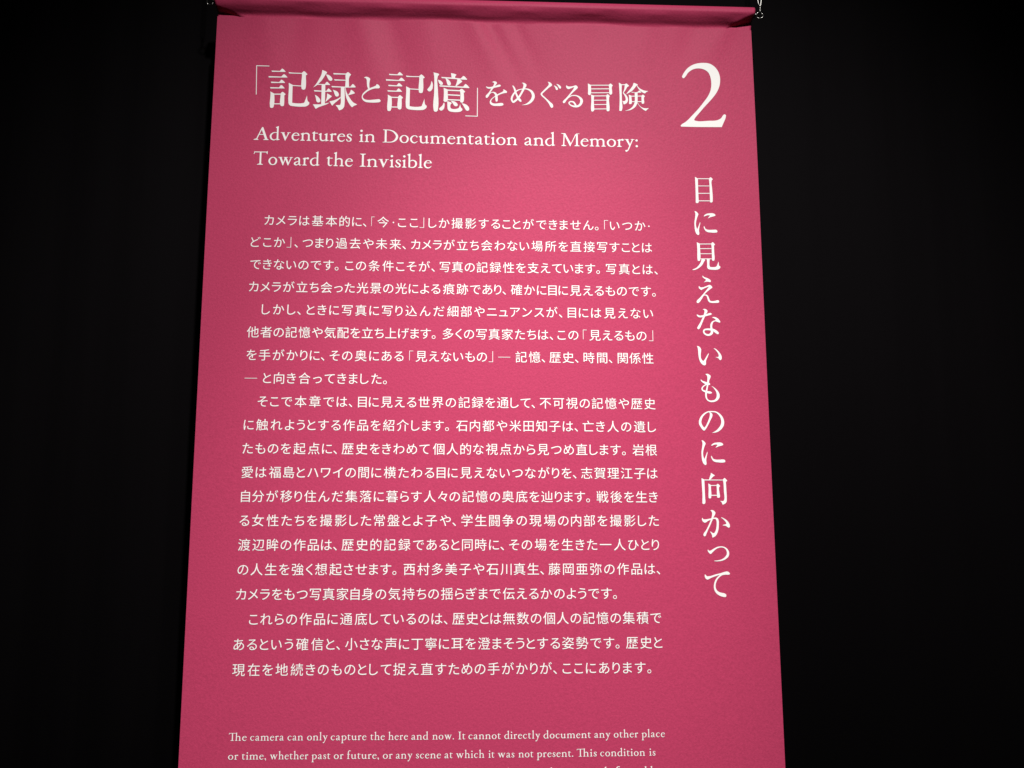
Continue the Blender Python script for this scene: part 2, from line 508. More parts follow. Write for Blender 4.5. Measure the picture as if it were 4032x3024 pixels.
        'P13907,8679 13949,8671 14048,8623 14047,8589 14010,8572 13956,8504 13870,8401 13763,8321 13641,8254 13701,8342 13809,8478 13874,8580',
        'P14010,8581 14026,8589 14103,8496 14206,8431 14300,8402 14396,8397 14388,8382 14335,8351 14287,8297 14204,8331 14101,8418 14035,8517',
        'P13814,8353 14026,8351 14085,8409 14106,8405 14164,8341 14156,8324 13836,8320',
        'P13933,8336 14038,8338 14022,7971 13994,7882 13919,7780 13791,7700 13603,7657 13592,7665 13729,7721 13835,7801 13901,7913 13929,8002',
        'P13730,8253 13834,8211 13828,8156 13833,7945 13812,7911 13770,7905 13734,7920 13743,8109',
        'P14159,8219 14207,8262 14223,8259 14282,8205 14276,8188 14252,8160 14252,7965 14231,7931 14194,7925 14161,7941 14159,8119',
        'P13818,8211 14164,8224 14163,8188 13818,8175',
        'P13819,8013 14165,8024 14164,7991 13818,7980',
        'P14007,7976 14023,7982 14088,7873 14180,7797 14274,7772 14405,7780 14389,7757 14346,7723 14297,7669 14210,7720 14108,7818 14042,7905']),
    ('numeral', [
        'P15554,8945 15626,9084 15752,9248 15908,9365 16092,9434 16306,9458 16503,9436 16666,9342 16783,9192 16848,9000 16857,8839 16830,8645 16755,8451 16643,8273 16484,8077 16280,7850 16092,7623 15966,7470 15919,7389 15963,7359 16414,7368 16686,7390 16824,7464 16904,7577 16950,7613 17007,7587 16990,7483 16908,7291 16842,7144 15955,7132 15468,7135 15450,7174 15493,7222 15646,7328 15848,7538 16067,7781 16256,8024 16415,8251 16505,8445 16544,8671 16529,8912 16460,9103 16312,9213 16116,9248 15933,9204 15778,9087 15690,8956 15620,8877 15575,8897']),
    ('vertical', [
        'P15871,5379 15975,5319 15971,5094 15974,4562 15975,4509 15948,4466 15902,4457 15869,4481 15875,4667 15877,5146',
        'P16344,5325 16389,5371 16411,5367 16471,5304 16463,5285 16434,5250 16437,4996 16443,4549 16431,4501 16383,4482 16348,4500 16349,4781 16347,5208',
        'P15972,5327 16346,5331 16345,5299 15971,5295',
        'P15966,5073 16353,5077 16352,5050 15965,5043',
        'P15965,4815 16351,4822 16350,4792 15964,4785',
        'P15966,4557 16350,4563 16349,4531 15965,4525']),
    ('vertical', [
        'P15814,4180 15847,4186 15907,4150 15953,4082 15944,4056 15905,3960 15871,3844 15857,3738 15869,3633 15892,3568 15920,3634 15959,3729 15992,3814 16003,3793 15977,3666 15952,3529 15958,3404 15941,3367 15911,3361 15861,3402 15819,3506 15804,3653 15804,3800 15829,3948 15845,4075 15840,4128',
        'P16118,4011 16148,4054 16221,4102 16314,4120 16416,4124 16486,4101 16518,4065 16509,4033 16452,4011 16370,3989 16308,3961 16256,3936 16278,3976 16329,4035 16291,4048 16209,4033 16136,4004',
        'P16110,3679 16135,3664 16172,3585 16253,3555 16385,3555 16497,3561 16543,3549 16564,3507 16553,3470 16503,3454 16331,3456 16229,3471 16170,3506 16126,3574 16108,3626']),
    ('vertical', [
        'P15796,-3403 15829,-3398 15888,-3433 15935,-3498 15926,-3524 15887,-3615 15853,-3726 15839,-3827 15851,-3927 15874,-3990 15902,-3927 15940,-3836 15974,-3756 15984,-3776 15958,-3897 15934,-4028 15939,-4148 15923,-4183 15893,-4188 15843,-4148 15801,-4048 15786,-3907 15786,-3766 15811,-3625 15827,-3504 15822,-3453',
        'P16099,-3568 16129,-3528 16202,-3482 16294,-3467 16396,-3463 16466,-3486 16497,-3521 16489,-3552 16432,-3572 16350,-3593 16288,-3618 16236,-3642 16258,-3603 16309,-3547 16271,-3534 16189,-3548 16117,-3575',
        'P16091,-3886 16115,-3901 16153,-3976 16233,-4006 16365,-4008 16477,-4003 16522,-4015 16544,-4055 16532,-4091 16483,-4106 16311,-4101 16210,-4087 16150,-4052 16107,-3987 16089,-3936']),
    ('vertical', [
        'P15860,3124 15967,3074 15966,2907 15962,2532 15947,2495 15912,2481 15872,2499 15865,2551 15870,2905',
        'P16340,3084 16380,3132 16400,3130 16470,3050 16463,3037 16431,3016 16432,2757 16435,2549 16418,2507 16382,2491 16347,2511 16346,2704 16345,2996',
        'P15957,3076 16343,3084 16342,3053 15956,3044',
        'P15959,2917 16347,2925 16346,2896 15958,2888',
        'P15959,2745 16346,2750 16345,2722 15958,2717',
        'P15955,2571 16345,2579 16344,2549 15954,2544',
        'P16000,2548 16096,2549 16123,2524 16114,2503 16083,2461 16039,2377 15966,2293 15852,2214 15760,2177 15684,2172 15690,2188 15803,2244 15896,2334 15971,2449',
        'P16175,2555 16273,2557 16262,2442 16265,2318 16289,2287 16430,2289 16482,2310 16520,2384 16557,2478 16568,2447 16574,2343 16613,2307 16614,2271 16580,2229 16508,2197 16306,2196 16225,2209 16181,2255 16181,2389']),
    ('vertical', [
        'P16003,1982 16021,1992 16065,1952 16174,1912 16253,1866 16284,1825 16281,1789 16260,1772 16190,1788 16109,1782 16058,1764 16049,1774 16111,1828 16117,1865 16073,1890 16024,1931',
        'P15878,1638 15903,1630 15942,1600 16023,1606 16125,1643 16237,1686 16277,1671 16327,1620 16324,1594 16262,1542 16158,1458 16065,1365 16033,1313 15969,1210 15895,1107 15844,1063 15804,1075 15790,1105 15807,1157 15890,1240 15994,1354 16099,1478 16215,1624 16102,1581 16020,1539 15969,1505 15919,1527 15881,1573 15874,1609',
        'S16039,1336,35 16104,1340,42 16153,1304,55 16180,1223,62 16212,1141,65 16277,1113,65 16377,1114,72 16488,1132,96']),
    ('vertical', [
        'P15779,691 15806,690 15860,662 15950,663 16031,684 16132,721 16224,755 16288,719 16272,697 16130,649 15988,607 15878,591 15818,615 15785,656',
        'P15985,862 16038,883 16097,868 16141,818 16140,787 16092,705 16048,613 15995,500 15929,347 15865,225 15824,194 15785,219 15784,254 15818,316 15892,438 15968,592 16022,725 16040,796 16026,842 15992,849',
        'P16273,595 16319,616 16389,611 16468,571 16525,506 16551,455 16543,435 16512,426 16453,449 16384,469 16385,504 16396,525 16357,560 16308,580',
        'S16394,489,35 16313,463,45 16261,391,65 16243,300,68 16254,198,75 16261,107,85 16208,36,75 16117,15,65 16029,54,58 15992,125,55 16024,186,55 16114,202,62 16214,198,70 16313,179,85 16391,129,95 16445,84,85']),
    ('vertical', [
        'P15746,-348 15806,-357 15864,-402 15891,-467 15877,-588 15873,-709 15900,-799 15948,-841 15990,-788 16064,-667 16126,-576 16134,-591 16103,-687 16038,-838 16032,-938 16013,-978 15973,-987 15914,-959 15848,-880 15807,-760 15791,-629 15786,-489 15774,-408',
        'P16286,-424 16331,-421 16399,-463 16476,-543 16533,-633 16554,-713 16545,-773 16506,-816 16476,-799 16429,-744 16350,-715 16341,-707 16430,-704 16451,-674 16439,-603 16397,-533 16349,-473']),
    ('vertical', [
        'P15991,-1275 16043,-1254 16112,-1274 16164,-1318 16168,-1358 16125,-1458 16104,-1548 16084,-1628 16048,-1797 16030,-1886 16027,-1995 16044,-2065 16092,-2109 16180,-2118 16270,-2093 16322,-2033 16340,-1944 16328,-1854 16272,-1756 16225,-1696 16172,-1659 16192,-1657 16245,-1681 16342,-1760 16408,-1844 16439,-1943 16431,-2022 16389,-2092 16317,-2147 16208,-2177 16129,-2173 16042,-2134 15985,-2055 15968,-1976 15972,-1867 16006,-1748 16042,-1548 16057,-1409 16050,-1329 16022,-1294',
        'P15836,-1445 15848,-1438 15896,-1480 15974,-1509 16053,-1533 16131,-1558 16148,-1597 16129,-1622 16049,-1628 15972,-1589 15894,-1540 15847,-1490',
        'S16021,-1603,40 15930,-1659,42 15878,-1729,47 15891,-1788,51 15963,-1827,61 16042,-1852,74 16130,-1866,79 16177,-1873,40']),
    ('vertical', [
        'P16063,-2495 16127,-2505 16179,-2554 16185,-2598 16107,-2775 16023,-2933 15950,-3051 15915,-3088 15880,-3092 15847,-3066 15804,-3013 15893,-3002 15944,-2953 16007,-2835 16071,-2687 16094,-2599 16094,-2539',
        'S15892,-3037,79 15840,-2983,83 15789,-2895,88 15777,-2807,84 15805,-2708,74 15867,-2610,61 15959,-2530,49 16059,-2485,41 16177,-2480,41 16295,-2494,47 16400,-2567,64 16475,-2675,84 16504,-2813,100 16470,-2940,103 16382,-3049,88 16282,-3118,59 16152,-3162,8']),
    ('vertical', [
        'P16063,-4428 16082,-4437 16191,-4506 16186,-4516 16121,-4562 16035,-4645 15992,-4645 16029,-4543 16051,-4495',
        'P15758,-4592 15851,-4640 15852,-4736 15857,-5216 15860,-5359 15844,-5397 15800,-5412 15762,-5393 15761,-5340 15771,-5120 15763,-4833',
        'P15841,-4638 16450,-4641 16449,-4669 15840,-4671',
        'P16442,-4639 16486,-4586 16505,-4592 16580,-4669 16573,-4682 16536,-4715 16541,-4927 16543,-5263 16535,-5329 16509,-5377 16415,-5430 16396,-5420 16378,-5368 16332,-5315 16335,-5306 16424,-5309 16452,-5282 16456,-5023 16451,-4735',
        'P15966,-4760 16059,-4811 16054,-4851 16052,-5196 16039,-5227 16000,-5240 15966,-5220 15961,-5168 15974,-4928',
        'P16224,-4810 16269,-4769 16289,-4779 16347,-4836 16339,-4855 16316,-4879 16321,-5071 16330,-5177 16311,-5210 16272,-5218 16234,-5201 16231,-5072 16231,-4880',
        'P16049,-4813 16229,-4812 16228,-4841 16048,-4844',
        'P16048,-5122 16232,-5121 16231,-5148 16047,-5150']),
    ('vertical', [
        'P15733,-5837 15747,-5839 15779,-5880 15847,-5882 15944,-5865 16042,-5846 16120,-5827 16188,-5827 16235,-5855 16263,-5931 16262,-6036 16247,-6178 16209,-6301 16147,-6396 16058,-6452 16039,-6443 16023,-6358 15969,-6263 15988,-6259 16064,-6306 16102,-6306 16143,-6244 16176,-6131 16188,-6017 16184,-5922 16157,-5874 16079,-5875 16001,-5903 15922,-5936 15824,-5991 15786,-5979 15739,-5927 15729,-5884',
        'P16000,-5613 16051,-5591 16108,-5608 16164,-5665 16166,-5694 16132,-5770 16100,-5827 16058,-5922 15996,-6055 15933,-6178 15860,-6329 15829,-6396 15800,-6414 15771,-6400 15758,-6367 15764,-6329 15835,-6235 15917,-6093 16001,-5913 16049,-5770 16057,-5694 16039,-5642',
        'P16333,-5827 16352,-5822 16429,-5855 16504,-5903 16569,-5979 16605,-6055 16604,-6121 16567,-6145 16534,-6126 16468,-6083 16386,-6074 16382,-6059 16450,-6040 16495,-6026 16491,-5988 16445,-5922 16389,-5865']),
    ('vertical', [
        'P15880,-6815 15891,-6815 15919,-6848 15967,-6843 16066,-6787 16183,-6731 16280,-6714 16376,-6721 16461,-6759 16526,-6830 16554,-6910 16549,-6975 16513,-7050 16428,-7116 16331,-7158 16205,-7177 16109,-7177 16063,-7167 16071,-7158 16168,-7146 16284,-7121 16392,-7060 16463,-6975 16475,-6900 16449,-6825 16393,-6773 16317,-6754 16240,-6764 16142,-6806 16043,-6890 15983,-6947 15954,-6954 15907,-6909 15878,-6862']),
    ('vertical', [
        'P15759,-7582 15774,-7568 15797,-7596 15834,-7631 15939,-7620 16094,-7573 16249,-7536 16404,-7490 16462,-7482 16519,-7504 16554,-7546 16547,-7574 16526,-7585 16401,-7588 16304,-7606 16216,-7667 16145,-7750 16104,-7843 16089,-7927 16098,-8001 16143,-8076 16218,-8117 16360,-8150 16402,-8178 16414,-8225 16399,-8262 16365,-8266 16261,-8247 16167,-8205 16083,-8131 16035,-8029 16028,-7936 16052,-7815 16109,-7704 16223,-7592 16092,-7634 15976,-7676 15898,-7713 15844,-7736 15802,-7722 15765,-7675 15755,-7629']),
]

BODY_SEGMENTS = [
    (0, 'カメラは基本的に、', 92.4, 255.2),
    (0, '「', 263.0, 268.0),
    (0, '今・ここ', 272.8, 338.0),
    (0, '」', 340.7, 347.8),
    (0, 'しか', 355.0, 389.1),
    (0, '撮影することができません。', 392.3, 631.8),
    (0, '「', 641.3, 647.9),
    (0, 'いつか・', 650.7, 716.0),
    (1, 'どこか', 72.1, 126.4),
    (1, '」', 129.1, 136.1),
    (1, '、', 141.3, 146.5),
    (1, 'つまり過去や未来、', 154.3, 319.1),
    (1, 'カメラが', 327.4, 397.7),
    (1, '立ち会わない', 401.1, 518.4),
    (1, '場所を直接写すことは', 522.0, 718.9),
    (2, 'できないのです。', 72.9, 212.5),
    (2, 'この条件こそが、', 223.1, 366.1),
    (2, '写真の記録性を支えています。', 374.0, 632.9),
    (2, '写真とは、', 642.8, 727.4),
    (3, 'カメラが立ち会った光景の光による', 72.5, 375.3),
    (3, '痕跡であり、', 379.6, 480.5),
    (3, '確かに目に見えるものです。', 488.4, 723.2),
    (4, 'しかし、', 93.9, 155.2),
    (4, 'ときに写真に写り込んだ', 164.4, 382.1),
    (4, '細部やニュアンスが、', 386.7, 571.0),
    (4, '目には見えない', 579.7, 717.9),
    (5, '他者の記憶や気配を立ち上げます。', 72.2, 368.5),
    (5, '多くの写真家たちは、', 379.8, 555.8),
    (5, 'この', 562.9, 596.4),
    (5, '「', 603.8, 609.9),
    (5, '見えるもの', 614.0, 706.2),
    (5, '」', 710.1, 717.0),
    (6, 'を手がかりに、', 73.3, 194.6),
    (6, 'その奥にある', 202.7, 318.5),
    (6, '「', 327.5, 333.5),
    (6, '見えないもの', 337.5, 450.3),
    (6, '」', 453.0, 459.8),
    (6, '―', 468.2, 487.2),
    (6, '記憶、', 495.6, 542.7),
    (6, '歴史、', 549.5, 596.0),
    (6, '時間、', 604.2, 650.3),
    (6, '関係性', 659.0, 716.6),
    (7, '―', 71.8, 91.2),
    (7, 'と向き合ってきました。', 100.3, 293.0),
    (8, 'そこで本章では、', 93.5, 240.0),
    (8, '目に見える世界の', 248.9, 401.8),
    (8, '記録を通して、', 405.6, 526.2),
    (8, '不可視の記憶や歴史', 533.6, 718.0),
    (9, 'に触れようとする作品を紹介します。', 73.6, 391.1),
    (9, '石内都や米田知子は、', 402.3, 593.8),
    (9, '亡き人の遺し', 601.2, 717.9),
    (10, 'たものを起点に、', 73.2, 218.3),
    (10, '歴史をきわめて', 225.5, 361.2),
    (10, '個人的な視点から見つめ直します。', 366.5, 668.8),
    (10, '岩根', 679.5, 718.5),
    (11, '愛は福島とハワイの間に横たわる', 73.4, 368.9),
    (11, '目に見えないつながりを、', 372.9, 590.4),
    (11, '志賀理江子は', 597.7, 718.4),
    (12, '自分が移り住んだ集落に暮らす人々の', 74.1, 409.1),
    (12, '記憶の奥底を辿ります。', 412.6, 611.0),
    (12, '戦後を生き', 621.5, 717.7),
    (13, 'る女性たちを撮影した常盤とよ子や、', 73.5, 403.3),
    (13, '学生闘争の現場の内部を撮影した', 411.4, 718.4),
    (14, '渡辺眸の作品は、', 72.9, 222.2),
    (14, '歴史的記録であると同時に、', 229.3, 477.2),
    (14, 'その場を生きた一人ひとり', 485.1, 717.8),
    (15, 'の人生を強く想起させます。', 73.6, 313.3),
    (15, '西村多美子や石川真生、', 324.3, 538.3),
    (15, '藤岡亜弥の作品は、', 545.5, 718.5),
    (16, 'カメラをもつ写真家自身の気持ちの', 73.1, 378.2),
    (16, '揺らぎまで伝えるかのようです。', 381.3, 650.3),
    (17, 'これらの作品に通底しているのは、', 94.0, 391.6),
    (17, '歴史とは無数の個人の記憶の集積で', 399.0, 718.1),
    (18, 'あるという確信と、', 72.5, 231.0),
    (18, '小さな声に丁寧に耳を澄まそうとする姿勢です。', 238.7, 652.8),
    (18, '歴史と', 663.1, 718.7),
    (19, '現在を地続きのものとして', 72.3, 308.2),
    (19, '捉え直すための手がかりが、', 311.3, 556.9),
    (19, 'ここにあります。', 565.5, 700.7),
]

LATIN_WORDS = [
    ('subtitle', 'Adventures', 69.1, 228.2, 319.1),
    ('subtitle', 'in', 239.9, 266.2, 319.1),
    ('subtitle', 'Documentation', 278.1, 499.4, 319.1),
    ('subtitle', 'and', 510.9, 562.1, 319.1),
    ('subtitle', 'Memory:', 572.5, 700.0, 319.1),
    ('subtitle', 'Toward', 70.5, 176.7, 276.2),
    ('subtitle', 'the', 188.3, 230.7, 276.2),
    ('subtitle', 'Invisible', 241.8, 359.0, 276.2),
    ('paragraph', 'The', 71.3, 97.6, -618.6),
    ('paragraph', 'camera', 102.7, 152.0, -618.6),
    ('paragraph', 'can', 157.5, 180.3, -618.6),
    ('paragraph', 'only', 186.2, 216.6, -618.6),
    ('paragraph', 'capture', 221.0, 273.5, -618.6),
    ('paragraph', 'the', 279.4, 300.5, -618.6),
    ('paragraph', 'here', 305.8, 334.7, -618.6),
    ('paragraph', 'and', 339.7, 364.7, -618.6),
    ('paragraph', 'now.', 370.9, 402.7, -618.6),
    ('paragraph', 'It', 409.1, 419.5, -618.6),
    ('paragraph', 'cannot', 424.2, 472.0, -618.6),
    ('paragraph', 'directly', 477.4, 531.2, -618.6),
    ('paragraph', 'document', 535.9, 606.9, -618.6),
    ('paragraph', 'any', 612.1, 636.5, -618.6),
    ('paragraph', 'other', 641.5, 678.2, -618.6),
    ('paragraph', 'place', 683.7, 718.8, -618.6),
    ('paragraph', 'or', 71.5, 86.2, -645.1),
    ('paragraph', 'time,', 91.6, 127.0, -645.1),
    ('paragraph', 'whether', 132.6, 188.6, -645.1),
    ('paragraph', 'past', 193.8, 221.1, -645.1),
    ('paragraph', 'or', 226.2, 240.3, -645.1),
    ('paragraph', 'future,', 245.6, 292.5, -645.1),
    ('paragraph', 'or', 298.2, 312.4, -645.1),
    ('paragraph', 'any', 317.3, 341.9, -645.1),
    ('paragraph', 'scene', 346.8, 383.7, -645.1),
    ('paragraph', 'at', 388.9, 401.0, -645.1),
    ('paragraph', 'which', 406.1, 447.8, -645.1),
    ('paragraph', 'it', 454.1, 462.7, -645.1),
    ('paragraph', 'was', 467.7, 492.5, -645.1),
    ('paragraph', 'not', 498.6, 520.6, -645.1),
    ('paragraph', 'present.', 526.0, 580.1, -645.1),
    ('paragraph', 'This', 585.5, 615.5, -645.1),
    ('paragraph', 'condition', 620.6, 688.1, -645.1),
    ('paragraph', 'is', 694.6, 703.9, -645.1),
    ('paragraph', 'i', 325.7, 329.5, -671.6),
    ('paragraph', 'i', 354.2, 358.0, -671.6),
    ('paragraph', 'f', 414.6, 421.2, -671.6),
    ('paragraph', 'A', 455.3, 468.5, -671.6),
    ('paragraph', 'd', 476.3, 485.3, -671.6),
    ('paragraph', 'l', 545.4, 549.4, -671.6),
    ('paragraph', 'i', 559.2, 563.0, -671.6),
    ('paragraph', 'd', 621.5, 630.5, -671.6),
    ('paragraph', 'f', 642.5, 649.1, -671.6),
    ('paragraph', 'l', 686.6, 690.6, -671.6),
    ('paragraph', 'l', 695.4, 699.4, -671.6),
]


def smooth_loop(pts, corner_deg=48.0, n=4):
    """closed outline through pts: sharp turns stay corners, gentle ones are rounded"""
    m = len(pts)
    P = [Vector(p) for p in pts]
    corner = []
    for i in range(m):
        a = P[i] - P[i - 1]
        b_ = P[(i + 1) % m] - P[i]
        ang = math.degrees(a.angle(b_)) if a.length > 0 and b_.length > 0 else 0
        corner.append(ang > corner_deg)
    tan = []
    for i in range(m):
        a, b_ = P[i] - P[i - 1], P[(i + 1) % m] - P[i]
        t = (a.normalized() + b_.normalized())
        tan.append(t.normalized() if t.length > 1e-9 else b_.normalized())
    out = []
    for i in range(m):
        j = (i + 1) % m
        seg = P[j] - P[i]
        L = seg.length
        if corner[i] and corner[j]:
            out.append(tuple(P[i]))
            continue
        t0 = seg.normalized() if corner[i] else tan[i]
        t1 = seg.normalized() if corner[j] else tan[j]
        b1, b2 = P[i] + t0 * L / 3, P[j] - t1 * L / 3
        for k in range(n):
            t = k / n
            w = 1 - t
            out.append(tuple(P[i] * w ** 3 + b1 * 3 * w * w * t + b2 * 3 * w * t * t + P[j] * t ** 3))
    return out


def inset(loop, d):
    """pull an outline inwards by d: the ink sits just inside the drawn edge"""
    loop = ccw(loop)
    m, res = len(loop), []
    for i in range(m):
        a, b_, c = Vector(loop[i - 1]), Vector(loop[i]), Vector(loop[(i + 1) % m])
        e1, e2 = (b_ - a).normalized(), (c - b_).normalized()
        n1, n2 = Vector((-e1.y, e1.x)), Vector((-e2.y, e2.x))
        n = n1 + n2
        if n.length < 0.3:
            res.append(tuple(b_))
            continue
        n = n.normalized()
        res.append(tuple(b_ + n * d / max(n.dot(n1), 0.55)))
    return res


def brush_pieces(pts, n=4, caps=True):
    """convex pieces of a brush stroke: pts = (x, y, width)"""
    L = catmull_open(pts, n) if len(pts) > 2 else list(pts)
    pieces = []
    sides = []
    for i, (x, y, w) in enumerate(L):
        a, c = L[max(i - 1, 0)], L[min(i + 1, len(L) - 1)]
        tx, ty = c[0] - a[0], c[1] - a[1]
        q = math.hypot(tx, ty) or 1
        nx_, ny_ = -ty / q * w / 2, tx / q * w / 2
        sides.append(((x + nx_, y + ny_), (x - nx_, y - ny_)))
    for i in range(len(L) - 1):
        (a, b_), (c, d) = sides[i], sides[i + 1]
        pieces.append([a, b_, d, c])
    if caps:
        for x, y, w in (L[0], L[-1]):
            if w > 1e-9:
                pieces.append([(x + w / 2 * math.cos(t), y + w / 2 * math.sin(t))
                               for t in [2 * math.pi * k / 12 for k in range(12)]])
    return pieces


def ccw(p):
    a = sum(p[i - 1][0] * p[i][1] - p[i][0] * p[i - 1][1] for i in range(len(p)))
    return p if a > 0 else p[::-1]


def union(pieces):
    """one flat mesh covering all the (overlapping) pieces"""
    vv, ff = [], []
    x0 = min(p[0] for q in pieces for p in q)
    y0 = min(p[1] for q in pieces for p in q)
    sz = max(max(p[0] - x0 for q in pieces for p in q), max(p[1] - y0 for q in pieces for p in q)) or 1
    for p in pieces:
        p = ccw(p)
        k = len(vv)
        vv.extend(Vector(((x - x0) / sz, (y - y0) / sz)) for x, y in p)
        ff.append(list(range(k, k + len(p))))
    r = delaunay_2d_cdt(vv, [], ff, 1, 1e-5)
    V_ = [(v.x * sz + x0, v.y * sz + y0) for v in r[0]]
    F_ = [tuple(f) for f, o_ in zip(r[2], r[5]) if len(o_) > 0]
    return V_, F_


def loop_area(p):
    return abs(sum(p[i - 1][0] * p[i][1] - p[i][0] * p[i - 1][1] for i in range(len(p)))) / 2


def flat_area(v, f):
    return sum(loop_area([v[i] for i in g]) for g in f)


class Print:
    """white ink gathered into one mesh, laid on the cloth"""

    def __init__(self, name, label=None):
        self.name, self.label, self.v, self.f = name, label, [], []

    def add(self, v, f):
        k = len(self.v)
        self.v.extend(v)
        self.f.extend(tuple(i + k for i in g) for g in f)

    def build(self, step=0.007):
        bm = bmesh.new()
        bv = [bm.verts.new((x, y, 0)) for x, y in self.v]
        for g in self.f:
            try:
                bm.faces.new([bv[i] for i in g])
            except ValueError:
                pass
        for _ in range(3):
            long_ = [e for e in bm.edges if e.calc_length() > step]
            if not long_:
                break
            bmesh.ops.subdivide_edges(bm, edges=long_, cuts=1)
            bmesh.ops.triangulate(bm, faces=[g for g in bm.faces if len(g.verts) > 3])
        for g in bm.faces:
            if g.normal.z < 0:
                g.normal_flip()
        for v in bm.verts:
            v.co = local([on_cloth(v.co.x, v.co.y, 0.00035)])[0]
        me = bpy.data.meshes.new(self.name)
        bm.to_mesh(me)
        bm.free()
        me.materials.append(M_PRINT)
        o = bpy.data.objects.new(self.name, me)
        C.objects.link(o)
        o.parent = panel
        if self.label:
            o['label'] = self.label
        return o


INK = {
    'title': Print('title_lettering', 'large white serif Japanese title'),
    'numeral': Print('chapter_numeral', 'very large white serif figure 2'),
    'vertical': Print('vertical_lettering', 'column of white serif Japanese characters reading downwards'),
    'subtitle': Print('english_title_lettering', 'two lines of white serif English title'),
    'paragraph': Print('english_paragraph_lettering', 'small white serif English paragraph'),
}
PARA = [Print('paragraph_lettering', t) for t in (
    'white Japanese paragraph of four lines', 'white Japanese paragraph of four lines ending in a short line',
    'white Japanese paragraph of nine lines', 'white Japanese paragraph of three lines')]
K = 5e-5
for grp, shapes in DISPLAY_SHAPES:
    pieces = []
    for s in shapes:
        pts = [tuple(int(q) * K for q in t.split(',')) for t in s[1:].split()]
        if s[0] == 'P':
            loop = smooth_loop(pts)
            slim = inset(loop, 0.00016)
            tv, tf = union([slim])
            if flat_area(tv, tf) < 0.75 * loop_area(loop):   # too thin to be pulled in
                slim = loop
            pieces.append(slim)
        else:
            pieces.extend(brush_pieces([(x, y, max(w - 0.0003, w * 0.4)) for x, y, w in pts]))
    INK[grp].add(*union(pieces))


# --- serif alphabet for the English lines, drawn with a broad pen (x-height 32.5, capitals 54 units)
def st(x, y0, y1, w=6.9):
    w *= 0.90
    return [[(x - w / 2, y0), (x + w / 2, y0), (x + w / 2, y1), (x - w / 2, y1)]]


def ft(x, l=8.2, r=8.2, y=0.0):
    return [[(x - l, y), (x + r, y), (x + r, y + 1.7), (x + 3.4, y + 5.0), (x - 3.4, y + 5.0), (x - l, y + 1.7)]]


def hd(x, l=11.0, r=11.0, y=54.0):
    return [[(x - l, y), (x + r, y), (x + r, y - 1.8), (x + 3.6, y - 5.0), (x - 3.6, y - 5.0), (x - l, y - 1.8)][::-1]]


def fl(x, y, w=6.9):
    return [[(x - w / 2 - 4.6, y - 5.2), (x - w / 2 - 3.4, y - 7.0), (x - w / 2, y - 9.5), (x + w / 2, y - 9), (x + w / 2, y)]]


def br(*pts):
    return brush_pieces([(x, y, w * 0.90) for x, y, w in pts], 4)


def disc(x, y, r):
    return [[(x + r * math.cos(2 * math.pi * k / 16), y + r * math.sin(2 * math.pi * k / 16)) for k in range(16)]]


def arch(x0, x1):
    return br((x0 + 2.5, 25.5, 2.5), (x0 + 7, 29.8, 4), (x0 + 13, 31.2, 5), ((x0 + x1) / 2 + 7, 30, 6.2), (x1 - 0.7, 26, 6.9), (x1, 19, 6.9)) + st(x1, 0, 22)


